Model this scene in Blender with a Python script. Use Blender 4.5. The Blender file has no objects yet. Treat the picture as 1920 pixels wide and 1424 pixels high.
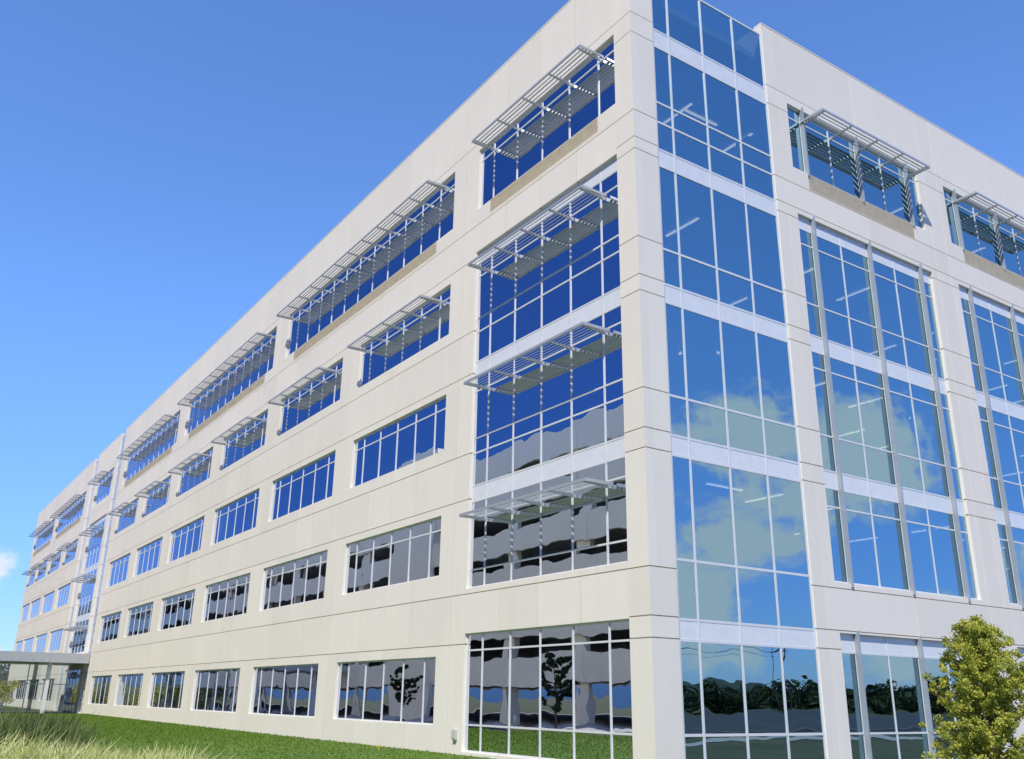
import bpy, math, random
import numpy as np
random.seed(7); rng=np.random.default_rng(7)
scene=bpy.context.scene
rad=math.radians

# ------------------------------------------------------------------ materials
def newmat(name):
    m=bpy.data.materials.new(name); m.use_nodes=True
    nt=m.node_tree; b=nt.nodes['Principled BSDF']; return m,nt,b
def N(nt,t,**k):
    n=nt.nodes.new(t)
    for a,v in k.items(): setattr(n,a,v)
    return n
def mathn(nt,op,a,b=None,c=None,clamp=False):
    n=N(nt,'ShaderNodeMath',operation=op); n.use_clamp=clamp
    for i,x in enumerate((a,b,c)):
        if x is None: continue
        if isinstance(x,(int,float)): n.inputs[i].default_value=x
        else: nt.links.new(x,n.inputs[i])
    return n.outputs[0]
def noise(nt,vec,scale,detail=3,rough=.5):
    n=N(nt,'ShaderNodeTexNoise'); n.inputs['Scale'].default_value=scale
    n.inputs['Detail'].default_value=detail; n.inputs['Roughness'].default_value=rough
    nt.links.new(vec,n.inputs['Vector']); return n.outputs['Fac']
def ramp(nt,fac,stops):
    r=N(nt,'ShaderNodeValToRGB')
    while len(r.color_ramp.elements)<len(stops): r.color_ramp.elements.new(.5)
    for e,(p,c) in zip(r.color_ramp.elements,stops): e.position=p; e.color=(*c,1)
    nt.links.new(fac,r.inputs['Fac']); return r.outputs['Color']
def simple(name,col,rough=.5,metal=0,var=.08,scale=3,bump=0):
    m,nt,b=newmat(name)
    tc=N(nt,'ShaderNodeTexCoord')
    f=noise(nt,tc.outputs['Object'],scale,5,.6)
    c=ramp(nt,f,[(.3,tuple(x*(1-var) for x in col)),(.7,tuple(min(1,x*(1+var)) for x in col))])
    nt.links.new(c,b.inputs['Base Color'])
    b.inputs['Roughness'].default_value=rough; b.inputs['Metallic'].default_value=metal
    if bump:
        bn=N(nt,'ShaderNodeBump'); bn.inputs['Distance'].default_value=bump
        nt.links.new(noise(nt,tc.outputs['Object'],scale*12,4),bn.inputs['Height'])
        nt.links.new(bn.outputs[0],b.inputs['Normal'])
    return m
def precast(name,col):
    m,nt,b=newmat(name)
    tc=N(nt,'ShaderNodeTexCoord'); at=N(nt,'ShaderNodeAttribute'); at.attribute_name='rnd'
    big=noise(nt,tc.outputs['Object'],.35,4,.6)
    mp=N(nt,'ShaderNodeMapping'); mp.inputs['Scale'].default_value=(2.2,2.2,.18)
    nt.links.new(tc.outputs['Object'],mp.inputs['Vector'])
    streak=noise(nt,mp.outputs[0],1.0,5,.65)
    fine=noise(nt,tc.outputs['Object'],38,3,.7)
    v=mathn(nt,'MULTIPLY_ADD',big,.10,.95-.05)
    v=mathn(nt,'ADD',v,mathn(nt,'MULTIPLY',mathn(nt,'SUBTRACT',streak,.5),.10))
    v=mathn(nt,'ADD',v,mathn(nt,'MULTIPLY',mathn(nt,'SUBTRACT',fine,.5),.10))
    v=mathn(nt,'ADD',v,mathn(nt,'MULTIPLY',mathn(nt,'SUBTRACT',at.outputs['Fac'],.5),.05))
    mx=N(nt,'ShaderNodeVectorMath',operation='SCALE'); mx.inputs[0].default_value=col
    nt.links.new(v,mx.inputs['Scale'])
    nt.links.new(mx.outputs[0],b.inputs['Base Color'])
    b.inputs['Roughness'].default_value=.85
    bn=N(nt,'ShaderNodeBump'); bn.inputs['Distance'].default_value=.004; bn.inputs['Strength'].default_value=.6
    nt.links.new(fine,bn.inputs['Height']); nt.links.new(bn.outputs[0],b.inputs['Normal'])
    return m
def glassmat(name,refl=(.76,.80,.90),trans=(.06,.08,.10),wav=.0085,base=.62):
    m,nt,b=newmat(name); nt.nodes.remove(b)
    out=[n for n in nt.nodes if n.type=='OUTPUT_MATERIAL'][0]
    tc=N(nt,'ShaderNodeTexCoord'); at=N(nt,'ShaderNodeAttribute'); at.attribute_name='rnd'
    ad=N(nt,'ShaderNodeVectorMath',operation='ADD')
    cb=N(nt,'ShaderNodeCombineXYZ'); sc=mathn(nt,'MULTIPLY',at.outputs['Fac'],57.)
    for i in range(3): nt.links.new(sc,cb.inputs[i])
    nt.links.new(tc.outputs['Object'],ad.inputs[0]); nt.links.new(cb.outputs[0],ad.inputs[1])
    h=noise(nt,ad.outputs[0],.75,1.5,.4)
    bn=N(nt,'ShaderNodeBump'); bn.inputs['Distance'].default_value=wav; bn.inputs['Strength'].default_value=1
    nt.links.new(h,bn.inputs['Height'])
    gl=N(nt,'ShaderNodeBsdfGlossy'); gl.inputs['Roughness'].default_value=0.0; gl.inputs['Color'].default_value=(*refl,1)
    nt.links.new(bn.outputs[0],gl.inputs['Normal'])
    tr=N(nt,'ShaderNodeBsdfTransparent'); tr.inputs['Color'].default_value=(*trans,1)
    fr=N(nt,'ShaderNodeFresnel'); fr.inputs['IOR'].default_value=1.5
    fac=mathn(nt,'MULTIPLY_ADD',fr.outputs[0],.6,base,clamp=True)
    mx=N(nt,'ShaderNodeMixShader'); nt.links.new(fac,mx.inputs[0])
    nt.links.new(tr.outputs[0],mx.inputs[1]); nt.links.new(gl.outputs[0],mx.inputs[2])
    nt.links.new(mx.outputs[0],out.inputs['Surface'])
    return m
def leafmat(name,dark,light):
    m,nt,b=newmat(name)
    at=N(nt,'ShaderNodeAttribute'); at.attribute_name='rnd'
    c=ramp(nt,at.outputs['Fac'],[(0,dark),(1,light)])
    nt.links.new(c,b.inputs['Base Color']); b.inputs['Roughness'].default_value=.6
    out=[n for n in nt.nodes if n.type=='OUTPUT_MATERIAL'][0]
    t=N(nt,'ShaderNodeBsdfTranslucent'); nt.links.new(c,t.inputs['Color'])
    mx=N(nt,'ShaderNodeMixShader'); mx.inputs[0].default_value=.35
    nt.links.new(b.outputs[0],mx.inputs[1]); nt.links.new(t.outputs[0],mx.inputs[2]); nt.links.new(mx.outputs[0],out.inputs['Surface'])
    return m

M={}
M['wall']=precast('precast_concrete',(.80,.755,.67))
M['joint']=simple('sealant',(.42,.35,.23),.8)
M['frame']=simple('white_aluminium',(.70,.71,.72),.4,.1,.03)
M['spandrel']=simple('spandrel_panel',(.68,.71,.75),.25,.0,.04)
M['fin']=simple('grey_fin',(.40,.44,.48),.4,.3,.05)
M['shade']=simple('shade_metal',(.46,.49,.52),.4,.4,.05)
M['louver']=simple('louver_tan',(.80,.71,.53),.7)
M['glass']=glassmat('window_glass')
M['glassR']=glassmat('curtain_wall_glass',(.52,.78,.90),(.12,.17,.20),.007,.50)
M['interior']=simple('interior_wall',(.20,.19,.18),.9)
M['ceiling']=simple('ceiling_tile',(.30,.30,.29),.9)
M['blind']=simple('roller_blind',(.80,.84,.86),.9)
M['roof']=simple('roof_membrane',(.5,.5,.5),.9)
M['conc']=precast('garage_concrete',(.95,.86,.70))
M['dark']=simple('dark_interior',(.03,.03,.03),.9)
def emis(name,c,s):
    m,nt,b=newmat(name); b.inputs['Emission Color'].default_value=(*c,1); b.inputs['Emission Strength'].default_value=s
    m.cycles.emission_sampling='NONE'; return m
M['lamp']=emis('ceiling_lamp',(1,.72,.45),5)

# ------------------------------------------------------------------ mesh accumulators
FACES=np.array([[0,3,2,1],[4,5,6,7],[0,1,5,4],[1,2,6,5],[2,3,7,6],[3,0,4,7]])
class Acc:
    def __init__(s): s.v=[]; s.f=[]; s.a=[]; s.n=0
    def hexa(s,p,rnd=None,flip=False):
        r=random.random() if rnd is None else rnd
        s.v.extend(p)
        for f in FACES:
            ff=[int(i)+s.n for i in f]
            s.f.append(ff[::-1] if flip else ff); s.a.append(r)
        s.n+=8
    def box(s,x0,x1,y0,y1,z0,z1,rnd=None):
        if x0>x1:x0,x1=x1,x0
        if y0>y1:y0,y1=y1,y0
        s.hexa([(x0,y0,z0),(x1,y0,z0),(x1,y1,z0),(x0,y1,z0),(x0,y0,z1),(x1,y0,z1),(x1,y1,z1),(x0,y1,z1)],rnd)
    def quad(s,p,rnd=None):
        s.v.extend(p); s.f.append([s.n+i for i in range(len(p))]); s.a.append(random.random() if rnd is None else rnd); s.n+=len(p)
    def obj(s,name,mat,parent=None,smooth=False):
        me=bpy.data.meshes.new(name); me.from_pydata(s.v,[],s.f); me.materials.append(mat)
        at=me.attributes.new('rnd','FLOAT','FACE'); at.data.foreach_set('value',s.a)
        if smooth: me.polygons.foreach_set('use_smooth',[True]*len(s.f))
        me.update()
        o=bpy.data.objects.new(name,me); scene.collection.objects.link(o)
        if parent: o.parent=parent
        return o
def empty(name):
    o=bpy.data.objects.new(name,None); scene.collection.objects.link(o); o.empty_display_size=.5; return o
def npmesh(name,verts,faces,attr,mat,parent=None):
    me=bpy.data.meshes.new(name)
    nv=len(verts); nf,k=faces.shape
    me.vertices.add(nv); me.vertices.foreach_set('co',verts.astype(np.float32).ravel())
    me.loops.add(nf*k); me.loops.foreach_set('vertex_index',faces.astype(np.int32).ravel())
    me.polygons.add(nf); me.polygons.foreach_set('loop_start',np.arange(0,nf*k,k,dtype=np.int32))
    me.update(calc_edges=True); me.materials.append(mat)
    at=me.attributes.new('rnd','FLOAT','FACE'); at.data.foreach_set('value',attr.astype(np.float32))
    o=bpy.data.objects.new(name,me); scene.collection.objects.link(o)
    if parent: o.parent=parent
    return o

# ------------------------------------------------------------------ office building
B=empty('office_building')
A={k:Acc() for k in ['wall','joint','frame','spandrel','fin','shade','louver','glass','glassR','interior','ceiling','blind','roof','lamp']}
def fbox(F,acc,a0,a1,d0,d1,z0,z1,rnd=None):
    if F=='L': A[acc].box(-a1,-a0,-d1,-d0,z0,z1,rnd)
    else: A[acc].box(d0,d1,a0,a1,z0,z1,rnd)
def fpt(F,a,d,z): return (-a,-d,z) if F=='L' else (d,a,z)
ROOF=25.57
def facade(F,a_start,a_end,vj,hj,openings,g=.03):
    """precast panels with real open joints around rectangular openings"""
    xs=sorted(set([a_start,a_end]+vj+[o[0] for o in openings]+[o[1] for o in openings]))
    zs=sorted(set([-.6,ROOF]+hj+[o[2] for o in openings]+[o[3] for o in openings]))
    xs=[x for x in xs if a_start<=x<=a_end]
    vset=set(vj); hset=set(hj)
    def inside(a,z):
        for o in openings:
            if o[0]<a<o[1] and o[2]<z<o[3]: return True
        return False
    for i in range(len(xs)-1):
        a0,a1=xs[i],xs[i+1]; am=(a0+a1)/2
        pv=sum(1 for q in vj if q<am)
        j=0
        while j<len(zs)-1:
            z0=zs[j]
            if inside(am,(zs[j]+zs[j+1])/2): j+=1; continue
            k=j
            while k+1<len(zs)-1 and zs[k+1] not in hset and not inside(am,(zs[k+1]+zs[k+2])/2): k+=1
            z1=zs[k+1]
            ph=sum(1 for q in hj if q<(z0+z1)/2)
            rv=random.Random(pv*131+ph*17+(5 if F=='L' else 9)).random()
            fbox(F,'wall',a0+(g/2 if a0 in vset else 0),a1-(g/2 if a1 in vset else 0),-.3,0,
                 z0+(g/2 if z0 in hset else 0),z1-(g/2 if z1 in hset else 0),rv)
            j=k+1
    for q in vj:
        for j in range(len(zs)-1):
            if not inside(q+1e-4,(zs[j]+zs[j+1])/2): fbox(F,'joint',q-g,q+g,-.26,-.018,zs[j],zs[j+1],.5)
    for q in hj:
        for i in range(len(xs)-1):
            am=(xs[i]+xs[i+1])/2
            if not inside(am,q+1e-4):
                s0=max(xs[i],.022 if F=='L' else .3)
                fbox(F,'joint',s0,xs[i+1],-.255,-.021,q-g,q+g,.5)
def glazing(F,a0,a1,z0,z1,vm,hm,spans=(),fins=(),off=0.0,fw=.055,blinds=0.0,fin_d=.06,fr=-.098):
    """curtain glazing: white frame grid, individually set panes, opaque spandrels"""
    vs=[a0]+list(vm)+[a1]; hs=sorted(set([z0,z1]+list(hm)+[q for s in spans for q in s]))
    for k,v in enumerate(vs):
        w=fw/2
        lo,hi=(v,v+fw) if k==0 else ((v-fw,v) if k==len(vs)-1 else (v-w,v+w))
        fbox(F,'frame',lo,hi,-.16+off,fr+off,z0,z1)
    for k,h in enumerate(hs):
        lo,hi=(h,h+fw) if k==0 else ((h-fw,h) if k==len(hs)-1 else (h-fw/2,h+fw/2))
        for i in range(len(vs)-1):
            fbox(F,'frame',vs[i]+fw/2,vs[i+1]-fw/2,-.155+off,fr-.004+off,lo,hi)
    for i in range(len(vs)-1):
        for k in range(len(hs)-1):
            p0,p1,q0,q1=vs[i]+.01,vs[i+1]-.01,hs[k]+.01,hs[k+1]-.01
            zm=(q0+q1)/2
            if any(s[0]<zm<s[1] for s in spans):
                fbox(F,'spandrel',p0,p1,-.14+off,-.110+off,q0,q1); continue
            tx=random.gauss(0,.0022); tz=random.gauss(0,.0022); r=random.random()
            D=-.12+off; am=(p0+p1)/2
            pts=[fpt(F,a,D+tx*(a-am)+tz*(z-zm),z) for a,z in ((p0,q0),(p1,q0),(p1,q1),(p0,q1))]
            A['glass' if F=='L' else 'glassR'].quad(pts,r)
            if q1-q0>1.3 and random.random()<blinds:
                dr=random.choice([.5,.75,1.0,.9])*(q1-q0)
                A['blind'].quad([fpt(F,a,D-.16,z) for a,z in ((p0+.06,q1-dr),(p1-.06,q1-dr),(p1-.06,q1),(p0+.06,q1))])
    for f in fins:
        fbox(F,'fin',f-.038,f+.038,-.08+off,fin_d+off,z0-.10,z1+.10)
def sunshade(F,a0,a1,z,proj=.92):
    n=max(2,round((a1-a0)/1.6)+1)
    for i in range(n):
        a=a0+.12+(a1-a0-.24)*i/(n-1)
        w=.022
        bot=[(a-w,-.1,z-.08),(a+w,-.1,z-.08),(a+w,proj,z-.015),(a-w,proj,z-.015)]
        topp=[(a-w,-.1,z+.045),(a+w,-.1,z+.045),(a+w,proj,z+.04),(a-w,proj,z+.04)]
        A['shade'].hexa([fpt(F,*p) for p in bot]+[fpt(F,*p) for p in topp],flip=(F=='L'))
    nb=6
    for k in range(nb):
        d=.16+(proj-.2)*k/(nb-1)
        t=.008; w=.036
        pr=[(d-w,z+.085),(d+w,z+.045),(d+w,z+.045+2*t),(d-w,z+.085+2*t)]
        p=[fpt(F,a0,pr[0][0],pr[0][1]),fpt(F,a1,pr[0][0],pr[0][1]),fpt(F,a1,pr[1][0],pr[1][1]),fpt(F,a0,pr[1][0],pr[1][1]),
           fpt(F,a0,pr[3][0],pr[3][1]),fpt(F,a1,pr[3][0],pr[3][1]),fpt(F,a1,pr[2][0],pr[2][1]),fpt(F,a0,pr[2][0],pr[2][1])]
        A['shade'].hexa(p,flip=(F!='L'))
    fbox(F,'shade',a0,a1,proj,proj+.035,z-.015,z+.075)
    for a in (a0-.03,a1): fbox(F,'shade',a,a+.03,-.05,proj+.03,z-.02,z+.07)
def louverband(F,a0,a1,z0,z1):
    fbox(F,'louver',a0,a1,-.2,-.03,z0,z1,.3)
    n=int((z1-z0)/.09)
    for i in range(n):
        z=z0+(i+.5)*(z1-z0)/n
        p=[(a0,-.03,z-.0),(a1,-.03,z-.0),(a1,-.008,z-.015),(a0,-.008,z-.015)]
        A['louver'].hexa([fpt(F,*q) for q in p]+[fpt(F,q[0],q[1],q[2]+.03) for q in p],.7,flip=(F=='L'))

def mull(a0,a1,m=1.6,n=4):
    c=(a0+a1)/2; return [c+m*(i-n/2) for i in range(n+1)]
HJ=[3.42,5.05,8.32,9.98,13.0,14.7,17.72,19.12,22.88]
HJR=[3.25,3.80,5.05,8.25,8.82,9.98,12.95,13.46,14.7,17.72,18.14,19.12,22.1,22.88]
# ---- long south facade (L)
opL=[]
opL+=[(.84,9.15,.10,3.76),(.84,9.15,5.23,17.95),(.84,9.15,19.82,22.52),(1.75,8.25,19.25,19.80)]
v1=mull(.84,9.15)
glazing('L',.84,9.15,.10,3.76,v1,[.91,3.22],(),)
glazing('L',.84,9.15,5.23,17.95,v1,[5.85,7.62,9.95,10.5,12.28,14.62,15.17,16.9],[(8.20,8.77),(12.84,13.43),(17.45,17.95)],blinds=.06)
glazing('L',.84,9.15,19.82,22.52,v1,[22.02])
louverband('L',1.75,8.25,19.25,19.80)
for z in (7.45,12.12,16.72): sunshade('L',1.45,8.15,z)
sunshade('L',1.45,8.15,22.0)
wins=[(11.04,19.40),(21.35,29.74),(31.72,39.95),(42.05,50.2),(52.4,60.4),(62.5,70.4)]
wins2=[(75.6,83.8)]
wins3=[(89.2,97.2),(99.2,107.2),(109.2,117.2),(118.4,125.0)]
def regular(a0,a1,top=True):
    vm=mull(a0,a1)
    global opL
    opL+=[(a0,a1,.84,3.07),(a0,a1,5.83,8.02),(a0,a1,10.48,12.70),(a0,a1,15.18,17.36)]
    glazing('L',a0,a1,.84,3.07,vm,[])
    glazing('L',a0,a1,5.83,8.02,vm,[7.52])
    glazing('L',a0,a1,10.48,12.70,vm,[12.2],blinds=.05)
    glazing('L',a0,a1,15.18,17.36,vm,[16.86])
    sunshade('L',a0+.7,a1-.7,16.80)
def topwin(a0,a1):
    global opL
    L=a1-a0; n=int((L-1.2)/1.6); vm=mull(a0,a1,1.6,n)
    opL+=[(a0,a1,19.82,22.52),(vm[0],vm[-1],19.25,19.80)]
    glazing('L',a0,a1,19.82,22.52,vm,[22.02]); louverband('L',vm[0],vm[-1],19.25,19.80)
    sunshade('L',a0+.6,a1-.6,22.0)
for w in wins+wins3: regular(*w)
for i in (0,2,4): topwin(wins[i][0],wins[i+1][1])
topwin(wins3[0][0],wins3[1][1]); topwin(wins3[2][0],wins3[3][1])
for a0,a1 in ((72.5,74.5),(85.0,87.0)):
    opL.append((a0,a1,.1,ROOF+.01))
    glazing('L',a0,a1,.1,25.2,[(a0+a1)/2],[.91,5.3,9.95,14.6,19.1,22.2])
a0,a1=wins2[0]
opL+=[(a0,a1,.10,3.76),(a0,a1,5.23,17.95),(a0,a1,19.82,22.52)]
glazing('L',a0,a1,.10,3.76,mull(a0,a1),[3.22]); glazing('L',a0,a1,19.82,22.52,mull(a0,a1),[22.02])
glazing('L',a0,a1,5.23,17.95,mull(a0,a1),[5.85,7.62,9.95,10.5,12.28,14.62,15.17,16.9],[(8.20,8.77),(12.84,13.43),(17.45,17.95)])
for z in (7.45,12.12,16.72,22.0): sunshade('L',a0+.6,a1-.6,z)
vjL=[]
allw=[(.84,9.15)]+wins
edges=[(allw[i][1]+allw[i+1][0])/2 for i in range(len(allw)-1)]
vjL+=edges
for w in allw+wins3: vjL+=[w[0]+2.05,(w[0]+w[1])/2,w[1]-2.05]
vjL+=[71.5,75.05,84.4,88.1,98.2,108.2,117.8]
vjL=sorted(set(round(v,3) for v in vjL))
opL=[tuple(round(q,3) for q in o) for o in opL]
facade('L',0,.84,[],HJR,[])
facade('L',.84,126.1,vjL,HJ,opL)
# ---- east facade (R)
opR=[(.97,6.50,.10,ROOF+.01)]
glazing('R',.97,6.50,.10,25.12,[1.73,3.33,4.93],[.91,5.32,9.95,14.6,19.1,19.85],
        [(3.23,3.76),(8.20,8.77),(12.84,13.43),(17.49,18.09),(22.03,22.71)],off=.06,blinds=.3,fw=.07)
baysR=[(7.56,15.58),(17.43,25.45),(27.3,35.3),(37.2,45.2),(47.1,55.1)]
for a0,a1 in baysR:
    vm=mull(a0,a1); fn=[vm[0],vm[2],vm[4]]
    opR+=[(a0,a1,.10,3.73),(a0,a1,5.23,17.95),(a0,a1,19.82,22.52),(vm[0],vm[-1],19.15,19.80)]
    glazing('R',a0,a1,.10,3.73,vm,[.91],[(3.18,3.73)],fn)
    glazing('R',a0,a1,5.23,17.95,vm,[7.6,9.95,12.25,14.6,16.85],[(8.20,8.77),(12.84,13.43),(17.45,17.95)],fn,blinds=.3)
    glazing('R',a0,a1,19.82,22.52,vm,[22.02],(),fn)
    louverband('R',vm[0],vm[-1],19.15,19.80)
    sunshade('R',a0+.75,a1-.7,21.98)
opR=[tuple(round(q,3) for q in o) for o in opR]
vjR=[7.03,11.6]
for i in range(len(baysR)-1):
    vjR+=[baysR[i][1]+.45,baysR[i+1][0]-.45]
for a0,a1 in baysR[1:]: vjR+=[(a0+a1)/2+.03]
vjR=sorted(set(round(v,3) for v in vjR))
facade('R',.3,57,vjR,HJR,opR)
# coping
for a0,a1 in ((0,72.4),(74.6,84.9),(87.1,126.1)): fbox('L','wall',a0,a1,-.34,.012,ROOF+.004,ROOF+.05,.6)
fbox('R','wall',.34,.95,-.34,.012,ROOF+.004,ROOF+.05,.6); fbox('R','wall',6.5,57,-.34,.012,ROOF+.004,ROOF+.05,.6)
fbox('R','wall',6.5,6.8,-3,-.3,22.7,ROOF,.5)
A['wall'].box(-126.1,-125.8,.3,22,-.6,ROOF,.5); A['wall'].box(-125.8,-22,21.7,22,-.6,ROOF,.4)
A['wall'].box(-22,-21.7,22,57,-.6,ROOF,.5); A['wall'].box(-22,-.3,56.7,57,-.6,ROOF,.4)
A['roof'].box(-125.8,-.5,.5,21.7,24.3,24.6); A['roof'].box(-21.7,-.5,21.7,56.7,24.3,24.6)
A['interior'].box(-1.6,-1.5,.6,7.2,22.9,24.25)
for k,z in enumerate((3.35,8.3,12.95,17.6,22.3)):
    A['ceiling'].box(-125.7,-.55,.55,21.6,z,z+.55); A['ceiling'].box(-21.6,-.55,21.6,56.6,z,z+.55)
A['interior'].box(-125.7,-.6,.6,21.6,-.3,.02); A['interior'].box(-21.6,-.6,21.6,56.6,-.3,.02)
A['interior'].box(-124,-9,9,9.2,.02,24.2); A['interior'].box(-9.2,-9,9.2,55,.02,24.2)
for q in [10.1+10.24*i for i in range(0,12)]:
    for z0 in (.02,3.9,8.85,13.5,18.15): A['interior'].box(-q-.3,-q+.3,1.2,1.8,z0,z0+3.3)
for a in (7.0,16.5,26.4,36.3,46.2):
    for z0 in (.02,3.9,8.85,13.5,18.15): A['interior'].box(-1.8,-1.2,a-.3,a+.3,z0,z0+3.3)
for z in (8.27,12.92,17.57,22.27):
    for i in range(0,26):
        x=-2.2-3.2*i
        for y in (2.0,5.2):
            if random.random()<.6: A['lamp'].box(x-.05,x+.05,y-.6,y+1.0,z-.03,z-.002)
    for j in range(0,16):
        y=4.5+3.2*j
        for x in (-2.2,-5.4):
            if random.random()<.6: A['lamp'].box(x-1.2,x+.4,y-.05,y+.05,z-.03,z-.002)
names={'wall':'precast_wall','joint':'panel_joints','frame':'window_frames','spandrel':'spandrel_panels','fin':'mullion_fins','shade':'sunshades',
 'louver':'louver_bands','glass':'window_panes','glassR':'curtain_wall_panes','interior':'interior_walls','ceiling':'floor_plates','blind':'roller_blinds','roof':'roof_slab','lamp':'ceiling_lights'}
for k,a in A.items(): a.obj(names[k],M[k],B)

# ------------------------------------------------------------------ entrance canopy
C=empty('entrance_canopy')
can=Acc(); can.box(-82,-72.3,-26,-.05,4.15,4.95); o=can.obj('canopy_roof',simple('canopy_metal',(.46,.48,.50),.45,.3),C)
col=Acc()
for y in (-3,-9,-15,-21):
    for x in (-73.2,-81): col.box(x-.15,x+.15,y-.15,y+.15,0,4.15)
col.obj('canopy_columns',M['frame'],C)
fr=Acc(); gp=Acc()
for y in [ -1-1.6*i for i in range(9)]:
    fr.box(-76.06,-75.94,y-.04,y+.04,0,4.15)
for z in (.1,2.4,4.05): fr.box(-76.05,-75.95,-13.8,-1,z-.04,z+.04)
gp.quad([(-76,-13.8,0),(-76,-1,0),(-76,-1,4.1),(-76,-13.8,4.1)])
fr.obj('vestibule_frames',M['frame'],C); gp.obj('vestibule_glass',glassmat('clear_glass',(.8,.9,.95),(.75,.82,.82),.002,.1),C)

# ------------------------------------------------------------------ parking garage across the lawn
G=empty('parking_garage')
gc=Acc(); gd=Acc()
GH=21.4; gy=-24.0; gx0,gx1=-235,-24.5
lv=[0,3.45,6.75,10.05,13.35,16.65,19.95]
for i,z in enumerate(lv):
    x=gx1
    while x>gx0:
        x2=max(gx0,x-9.0)
        if i>0 : gc.box(x2+.02,x-.02,gy-.25,gy,z-.70,z+1.30 if i<len(lv)-1 else GH)
        x=x2
    gd.box(gx0,gx1-.3,gy-34,gy-.3,z-.2,z)
x=gx1
while x>gx0:
    gc.box(x-1.05,x-.05,gy-.8,gy-.3,0,GH-1.5); x-=9.0
gc.box(gx1-.28,gx1,gy-34,gy-.27,0,GH); gc.box(gx0,gx0+.3,gy-34,gy-.3,0,GH)
gc.box(-62,-54,gy-.2,gy+.5,0,GH+2.2)
gc.obj('concrete_spandrels',M['conc'],G); gd.obj('parking_decks',simple('deck_concrete',(.45,.44,.41),.9),G)

# ------------------------------------------------------------------ ground
def sheet(name,x0,x1,y0,y1,z,mat):
    a=Acc(); a.quad([(x0,y0,z),(x1,y0,z),(x1,y1,z),(x0,y1,z)]); return a.obj(name,mat)
def grassmat(name,c1,c2,c3):
    m,nt,b=newmat(name); tc=N(nt,'ShaderNodeTexCoord')
    n1=noise(nt,tc.outputs['Object'],.25,5,.6); n2=noise(nt,tc.outputs['Object'],9,4,.7)
    f=mathn(nt,'ADD',mathn(nt,'MULTIPLY',n1,.6),mathn(nt,'MULTIPLY',n2,.4))
    nt.links.new(ramp(nt,f,[(.35,c1),(.5,c2),(.65,c3)]),b.inputs['Base Color']); b.inputs['Roughness'].default_value=.9
    bn=N(nt,'ShaderNodeBump'); bn.inputs['Distance'].default_value=.05; nt.links.new(n2,bn.inputs['Height']); nt.links.new(bn.outputs[0],b.inputs['Normal'])
    return m
sheet('ground',-2500,2500,-2500,2500,-.02,grassmat('ground_cover',(.05,.06,.02),(.08,.09,.035),(.12,.11,.05)))
sheet('lawn',-72,13,-14.5,-.0,0.0,grassmat('lawn_grass',(.06,.12,.010),(.09,.17,.015),(.14,.20,.03)))
asp=simple('asphalt',(.055,.055,.058),.9,0,.2,4,.01)
sheet('parking_lot',22,120,-60,140,0.0,asp)
sheet('service_road',-240,-20,-23.6,-17.5,0.0,simple('concrete_road',(.42,.40,.37),.9,0,.1,1))
sheet('sidewalk',14,17,-60,140,.004,simple('sidewalk_concrete',(.42,.40,.37),.9,0,.08,2))
mk=Acc()
for i in range(40):
    y=-50+i*2.8
    for x in (38,58,78): mk.quad([(x,y,.008),(x+5,y,.008),(x+5,y+.1,.008),(x,y+.1,.008)])
mk.obj('parking_lines',simple('line_paint',(.7,.7,.66),.7))
kb=Acc(); kb.box(21.8,22,-60,140,-.02,.13); kb.obj('kerb',simple('kerb_concrete',(.4,.39,.36),.9))
V=[];F=[];nA=160
for i in range(nA+1):
    a=rad(-40+190*i/nA); hh=9+5*math.sin(i*.21)+2.5*math.sin(i*.77+1)
    for rr_,zz in ((330,-1),(380,hh*.7),(430,hh),(620,-1)): V.append((rr_*math.cos(a),rr_*math.sin(a),zz))
for i in range(nA):
    for k in range(3): F.append([i*4+k,i*4+k+1,(i+1)*4+k+1,(i+1)*4+k])
npmesh('hills',np.array(V),np.array(F),np.full(len(F),.5),simple('wooded_hill',(.03,.045,.02),.95,0,.5,.15))

def blades(cx,cy,h,w,lean=.35,segs=1,attr=None):
    n=len(cx); ang=rng.uniform(0,2*np.pi,n); la=rng.uniform(0,2*np.pi,n); ln=rng.uniform(.1,1,n)*lean*h
    dx,dy=np.cos(ang)*w/2,np.sin(ang)*w/2
    levels=[(0,1,0),(.45,.85,.2),(.8,.55,.6),(1,.08,1)] if segs>1 else [(0,1,0),(1,.1,1)]
    V=[]
    for t,ww,bend in levels:
        x=cx+np.cos(la)*ln*bend; y=cy+np.sin(la)*ln*bend; z=h*t*(1-.12*bend)
        V.append(np.stack([x-dx*ww,y-dy*ww,z],1)); V.append(np.stack([x+dx*ww,y+dy*ww,z],1))
    k=len(V); V=np.stack(V,1).reshape(-1,3)
    base=np.arange(n)*k; F=[]
    for s in range(k//2-1): F.append(np.stack([base+2*s,base+2*s+1,base+2*s+3,base+2*s+2],1))
    F=np.concatenate(F); at=rng.uniform(0,1,n) if attr is None else attr
    return V,F,np.tile(at,k//2-1)
n=80000
u=rng.uniform(0,1,n)**.6
cx=13-83*u; cy=rng.uniform(-14.4,-.1,n)
V,F,a=blades(cx,cy,rng.uniform(.03,.06,n)*(1+1.0*u),rng.uniform(.02,.04,n)*(1+2*u))
npmesh('lawn_grass_blades',V,F,a,leafmat('blade_green',(.09,.18,.01),(.20,.30,.04)))
cam=np.array([17.963,-16.452])
def polar(ang,r): return cam[0]-np.sin(ang)*r, cam[1]+np.cos(ang)*r
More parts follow.
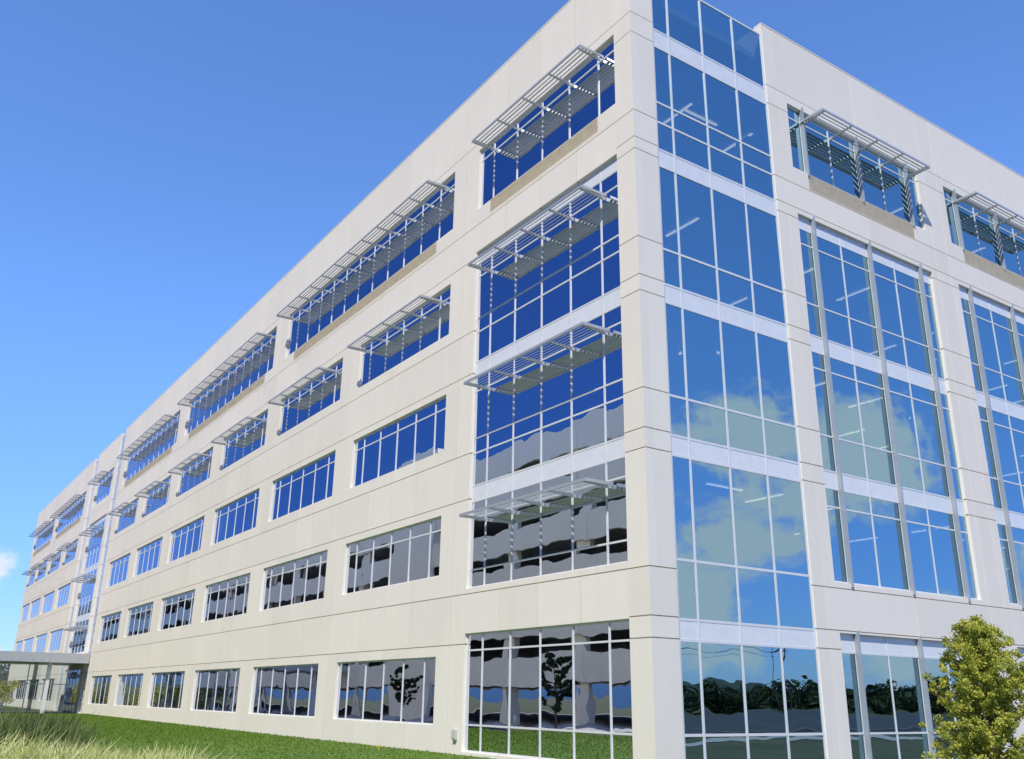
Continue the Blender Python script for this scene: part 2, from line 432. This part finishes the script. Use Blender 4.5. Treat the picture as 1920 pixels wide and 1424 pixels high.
def clumps(nc,amin,amax,r0,r1,h0,h1,nb,wb,spread):
    X=[];Y=[];H=[];W=[]
    for i in range(nc):
        a=rng.uniform(amin,amax); r=rng.uniform(r0,r1); x,y=polar(rad(a),r); hh=rng.uniform(h0,h1)
        X.append(x+rng.normal(0,spread,nb)); Y.append(y+rng.normal(0,spread,nb)); H.append(hh*rng.uniform(.62,1,nb)); W.append(np.full(nb,wb))
    return [np.concatenate(q) for q in (X,Y,H,W)]
q1=clumps(50,74,80,9.5,13.5,1.14,1.40,150,.022,.15); q2=clumps(60,79,87,9.5,13.5,1.20,1.55,150,.022,.15)
X,Y,H,W=[np.concatenate(p) for p in zip(q1,q2)]
V,F,a=blades(X,Y,H,W,.5,2)
npmesh('ornamental_grass',V,F,a,leafmat('straw_grass',(.30,.38,.06),(.90,.84,.40)))
X,Y,H,W=clumps(60,80.5,88,20,27,1.15,1.6,200,.03,.35)
V,F,a=blades(X,Y,H,W,.4,2)
npmesh('meadow_grass',V,F,a,leafmat('green_grass',(.07,.10,.03),(.20,.26,.06)))

# ------------------------------------------------------------------ trees
def leaves(centres,radii,per,size,flat=.8):
    n=len(centres)*per
    c=np.repeat(centres,per,0); r=np.repeat(radii,per)[:,None]
    d=rng.normal(0,1,(n,3)); d/=np.linalg.norm(d,axis=1)[:,None]; d*=rng.uniform(.25,1,(n,1))
    p=c+d*r*np.array([1,1,flat])
    a=rng.normal(0,1,(n,3)); a/=np.linalg.norm(a,axis=1)[:,None]
    b=rng.normal(0,1,(n,3)); b-=(a*b).sum(1)[:,None]*a; b/=np.linalg.norm(b,axis=1)[:,None]
    s=size*rng.uniform(.6,1.3,(n,1))
    V=np.stack([p-a*s,p-b*s*.45,p+a*s,p+b*s*.45],1).reshape(-1,3)
    F=np.arange(4*n).reshape(n,4)
    return V,F,p
def limb(acc,p0,p1,r0,r1,k=7):
    p0=np.array(p0,float);p1=np.array(p1,float); d=p1-p0; d/=np.linalg.norm(d)
    q=np.cross(d,[.3,.9,.1]); q/=np.linalg.norm(q); w=np.cross(d,q)
    b=acc.n
    for pp,rr in ((p0,r0),(p1,r1)):
        for i in range(k):
            t=2*math.pi*i/k; acc.v.append(tuple(pp+rr*(math.cos(t)*q+math.sin(t)*w)))
    for i in range(k): acc.f.append([b+i,b+(i+1)%k,b+k+(i+1)%k,b+k+i]); acc.a.append(.5)
    acc.n+=2*k
bark=simple('bark',(.12,.09,.06),.9,0,.25,12,.01)
def tree(name,x,y,h,rbase,nl,per,size,mat,shape='cone',z0f=.15):
    T=empty(name); tr=Acc(); c=[];rr=[]
    px,py=x,y
    for i in range(6):
        nx,ny=x+rng.normal(0,.02*h/3),y+rng.normal(0,.02*h/3)
        limb(tr,(px,py,h*i/6.5),(nx,ny,h*(i+1)/6.5),.022*h*(1-i/7),.022*h*(1-(i+1)/7)); px,py=nx,ny
    nb=nl//6
    for i in range(nb):
        t=(i+.5)/nb*(1-z0f)+z0f
        prof=min(1,1.35*(1-t)**.55)*.92+.05 if shape=='cone' else math.sqrt(max(.02,1-((t-.6)/.42)**2))
        a=i*2.4+rng.uniform(-.5,.5); q=prof*rbase*(rng.uniform(.4,1.3) if shape=='cone' else rng.uniform(.65,1.2))
        e=np.array([x+math.cos(a)*q,y+math.sin(a)*q,h*t+.14*h*rng.uniform(0,.9)*(1-t)])
        s0=np.array([x,y,max(.1,h*t-.45*q)])
        limb(tr,s0,e,.009*h*(1-t*.8),.002*h,5)
        for k in range(6):
            f=.3+.75*(k+rng.uniform(0,1))/6; c.append(s0+(e-s0)*f+rng.normal(0,.05*rbase,3)); rr.append(rbase*rng.uniform(.08,.20)*(1.15-.5*f))
    tr.obj('trunk',bark,T)
    c=np.array(c);rr=np.array(rr)
    V,F,p=leaves(c,rr,per,size)
    tone=np.repeat(rng.uniform(0,1,len(c)),per)*.6+rng.uniform(0,.4,len(p))
    npmesh('foliage',V,F,tone,mat,T); return T
lf=leafmat('cypress_leaf',(.20,.26,.025),(.70,.68,.12))
tree('cypress_tree',7.9,1.15,3.25,1.12,720,80,.032,lf,'cone',.06)
lf2=leafmat('dark_leaf',(.02,.035,.012),(.06,.09,.025))
for (x,y,h) in ((-31,-20,4.4),(-52,-20,4.2)): tree('young_tree',x,y,h,1.3,90,60,.12,lf2,'round',.3)
C_=[];R_=[]
for i in range(520):
    a=rad(rng.uniform(-10,100)); d=rng.uniform(200,290)
    x,y=d*math.cos(a),d*math.sin(a); h=rng.uniform(4,8)
    for k in range(9): C_.append((x+rng.normal(0,2.5),y+rng.normal(0,2.5),h*rng.uniform(.1,.9))); R_.append(rng.uniform(1.3,2.6))
for i in range(160):
    x=rng.uniform(-420,-300); y=rng.uniform(-110,110); h=rng.uniform(6,11)
    for k in range(9): C_.append((x+rng.normal(0,2.5),y+rng.normal(0,2.5),h*rng.uniform(.15,.95))); R_.append(rng.uniform(1.5,3))
V,F,p=leaves(np.array(C_),np.array(R_),30,.7)
npmesh('distant_trees',V,F,rng.uniform(0,1,len(F)),lf2)
C_=[(rng.uniform(-100,-88),rng.uniform(-16,-3),rng.uniform(.3,2.6)) for i in range(260)]
V,F,p=leaves(np.array(C_),np.full(260,.6),50,.13)
npmesh('shrub',V,F,rng.uniform(0,1,len(F)),leafmat('yellow_leaf',(.25,.26,.03),(.6,.55,.08)))

# ------------------------------------------------------------------ cars
def car(x,y,rot,col):
    E=empty('parked_car'); E.location=(x,y,0.0); E.rotation_euler=(0,0,rot)
    prof=[(-2.25,.35),(-2.3,.75),(-2.1,.95),(-1.5,1.02),(-.95,1.42),(.5,1.46),(1.15,1.02),(2.0,.88),(2.25,.7),(2.25,.35)]
    a=Acc(); nP=len(prof)
    for yy,sc in ((-.88,.0),(-.80,1),(.80,1),(.88,0)):
        for (px,pz) in prof:
            a.v.append((px*(1 if sc else .985),yy if pz<1.0 or not sc else yy*.86,pz if sc else min(pz,.92)))
    for r in range(3):
        for i in range(nP): a.f.append([r*nP+i,r*nP+(i+1)%nP,(r+1)*nP+(i+1)%nP,(r+1)*nP+i]); a.a.append(.5)
    a.f.append(list(range(nP))); a.f.append(list(range(3*nP,4*nP))[::-1]); a.a+=[.5,.5]
    m,nt,b=newmat('car_paint'); b.inputs['Base Color'].default_value=(*col,1); b.inputs['Roughness'].default_value=.25; b.inputs['Coat Weight'].default_value=.6
    a.obj('body',m,E)
    w=Acc()
    for s in (-1,1):
        w.quad([(-1.35,s*.735,1.08),(.95,s*.735,1.08),(.45,s*.715,1.38),(-.85,s*.715,1.38)])
    w.quad([(1.10,-.62,1.06),(1.10,.62,1.06),(.56,.60,1.425),(.56,-.60,1.425)])
    w.obj('windows',M['dark'],E)
    t=Acc()
    for wx in (-1.4,1.4):
        for s in (-1,1): limb(t,(wx,s*.68,.33),(wx,s*.9,.33),.33,.33,18); t.quad([(wx+.33*math.cos(k*math.pi/9),s*.9,.33+.33*math.sin(k*math.pi/9)) for k in range(18)])
    t.obj('wheels',simple('tyre',(.03,.03,.03),.8),E)
for i,(x,y) in enumerate([(40,8),(40,13.6),(40,19.2),(40,27.6),(40,33.2),(60,16),(60,24.4),(60,30),(60,38.4),(60,49.6),(80,40),(80,52)]):
    car(x+.5,y+1.4,0 if i%2 else math.pi,[(.6,.6,.6),(.05,.05,.06),(.35,.02,.02),(.7,.7,.72),(.05,.08,.2)][i%5])
pp=[(95,-10),(97,35),(99,80),(101,125)]
for (x,y) in pp:
    E=empty('utility_pole'); a=Acc(); limb(a,(x,y,0),(x,y,12.5),.17,.11,10); a.box(x-.06,x+.06,y-1.2,y+1.2,11.6,11.75); a.box(x-.06,x+.06,y-.9,y+.9,10.6,10.72)
    a.obj('pole',bark,E)
w=Acc()
for i in range(3):
    (x0,y0),(x1,y1)=pp[i],pp[i+1]
    for off,z in ((-1.1,11.8),(1.1,11.8),(0,10.8)):
        for k in range(10):
            t0,t1=k/10,(k+1)/10; s=lambda t:z-4*1.1*t*(1-t)
            limb(w,(x0+(x1-x0)*t0,y0+off+(y1-y0)*t0,s(t0)),(x0+(x1-x0)*t1,y0+off+(y1-y0)*t1,s(t1)),.03,.03,4)
w.obj('power_lines',M['dark'])
for (x,y) in ((-3.4,-1.2),(-12,-1.5)):
    a=Acc(); a.box(x-.015,x+.015,y-.015,y+.015,0,.12); a.box(x-.05,x+.05,y-.03,y+.03,.12,.18); a.obj('irrigation_marker',simple('yellow_plastic',(.65,.45,.03),.5))
a=Acc(); a.box(-9.62,-9.42,-.10,-.002,.45,.75); a.box(-9.60,-9.44,-.125,-.102,.48,.72); a.obj('wall_outlet_box',simple('grey_box',(.5,.5,.48),.6))

# ------------------------------------------------------------------ sun & sky
h=(.62,-.785); el=rad(50)
sd=np.array([h[0]*math.cos(el),h[1]*math.cos(el),math.sin(el)])
from mathutils import Vector, Matrix
L=bpy.data.lights.new('sun','SUN'); L.energy=4.9; L.angle=rad(.53); L.color=(1,.95,.87)
so=bpy.data.objects.new('sun',L); scene.collection.objects.link(so); so.rotation_euler=Vector(sd).to_track_quat('Z','Y').to_euler(); so.location=(0,0,80)
W=bpy.data.worlds.new('World'); scene.world=W; W.use_nodes=True; nt=W.node_tree
bg=nt.nodes['Background']; bg.inputs['Strength'].default_value=.15
sky=N(nt,'ShaderNodeTexSky',sky_type='NISHITA'); sky.sun_disc=False; sky.sun_elevation=el; sky.sun_rotation=math.atan2(h[0],h[1])
sky.air_density=1.0; sky.dust_density=.2; sky.ozone_density=2.5
tc=N(nt,'ShaderNodeTexCoord'); nrm=N(nt,'ShaderNodeVectorMath',operation='NORMALIZE'); nt.links.new(tc.outputs['Generated'],nrm.inputs[0])
mp=N(nt,'ShaderNodeMapping'); mp.inputs['Scale'].default_value=(1,1,2.2); nt.links.new(nrm.outputs[0],mp.inputs['Vector'])
cn=noise(nt,mp.outputs[0],6.5,9,.62)
mask=None
def un(v): v=np.array(v,float); return v/np.linalg.norm(v)
for d,r in (((.665,.764,.215),.14),((.594,.863,.262),.10),((.72,.70,.08),.11),((.55,.85,.06),.09),((.85,.5,.16),.2),((.42,.9,.12),.12),
            ((-1.17,.09,.125),.055),((-1.16,.09,.02),.075),((.1,-1,.3),.10)):
    dist=N(nt,'ShaderNodeVectorMath',operation='DISTANCE'); nt.links.new(nrm.outputs[0],dist.inputs[0]); dist.inputs[1].default_value=un(d)
    v=mathn(nt,'SUBTRACT',1,mathn(nt,'DIVIDE',dist.outputs['Value'],r),clamp=True)
    mask=v if mask is None else mathn(nt,'MAXIMUM',mask,v)
cl=mathn(nt,'ADD',cn,mathn(nt,'MULTIPLY',mathn(nt,'POWER',mask,.6),.45))
mr=N(nt,'ShaderNodeMapRange',interpolation_type='SMOOTHSTEP'); mr.inputs['From Min'].default_value=.73; mr.inputs['From Max'].default_value=.89; mr.inputs['To Max'].default_value=.95
nt.links.new(cl,mr.inputs['Value'])
tint=N(nt,'ShaderNodeMix',data_type='RGBA',blend_type='MULTIPLY'); tint.inputs[0].default_value=1
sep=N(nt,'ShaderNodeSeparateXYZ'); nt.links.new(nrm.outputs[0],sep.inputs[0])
south=N(nt,'ShaderNodeMapRange',interpolation_type='SMOOTHSTEP'); south.inputs['From Min'].default_value=.0; south.inputs['From Max'].default_value=-.35  # added dimming of the southern sky: deepens glass reflections, cuts blue fill
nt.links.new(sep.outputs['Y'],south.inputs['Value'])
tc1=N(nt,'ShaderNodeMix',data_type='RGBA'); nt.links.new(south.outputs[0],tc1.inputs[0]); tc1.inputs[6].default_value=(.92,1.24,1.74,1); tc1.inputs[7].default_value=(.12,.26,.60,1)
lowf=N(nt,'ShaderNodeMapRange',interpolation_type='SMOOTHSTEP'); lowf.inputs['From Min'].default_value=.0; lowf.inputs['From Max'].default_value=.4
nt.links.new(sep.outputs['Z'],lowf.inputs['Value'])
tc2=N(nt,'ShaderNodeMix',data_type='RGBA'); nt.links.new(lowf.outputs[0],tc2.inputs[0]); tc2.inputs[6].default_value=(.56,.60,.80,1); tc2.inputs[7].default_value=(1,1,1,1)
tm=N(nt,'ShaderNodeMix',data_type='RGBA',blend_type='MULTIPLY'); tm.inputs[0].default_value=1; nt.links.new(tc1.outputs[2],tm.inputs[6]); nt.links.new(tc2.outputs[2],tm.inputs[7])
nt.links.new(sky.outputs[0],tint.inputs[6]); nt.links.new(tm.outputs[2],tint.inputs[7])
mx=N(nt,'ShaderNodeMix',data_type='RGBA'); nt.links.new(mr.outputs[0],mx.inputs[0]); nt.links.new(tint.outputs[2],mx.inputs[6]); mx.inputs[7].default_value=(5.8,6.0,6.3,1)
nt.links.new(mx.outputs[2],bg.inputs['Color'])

# ------------------------------------------------------------------ camera
yaw,pit,rol=rad(56.130),rad(19.281),rad(.882)
fw=Vector((-math.sin(yaw)*math.cos(pit),math.cos(yaw)*math.cos(pit),math.sin(pit)))
r0=Vector((math.cos(yaw),math.sin(yaw),0)); u0=r0.cross(fw)
r=r0*math.cos(rol)+u0*math.sin(rol); u=-r0*math.sin(rol)+u0*math.cos(rol)
cd=bpy.data.cameras.new('camera'); cd.sensor_width=36; cd.lens=36*1715.5/1920; cd.clip_end=6000; cd.clip_start=.1
co=bpy.data.objects.new('camera',cd); scene.collection.objects.link(co)
Mx=Matrix((( r.x,u.x,-fw.x,17.963),(r.y,u.y,-fw.y,-16.452),(r.z,u.z,-fw.z,1.7),(0,0,0,1)))
co.matrix_world=Mx; scene.camera=co
scene.view_settings.view_transform='Standard'; scene.view_settings.look='None'; scene.view_settings.exposure=0
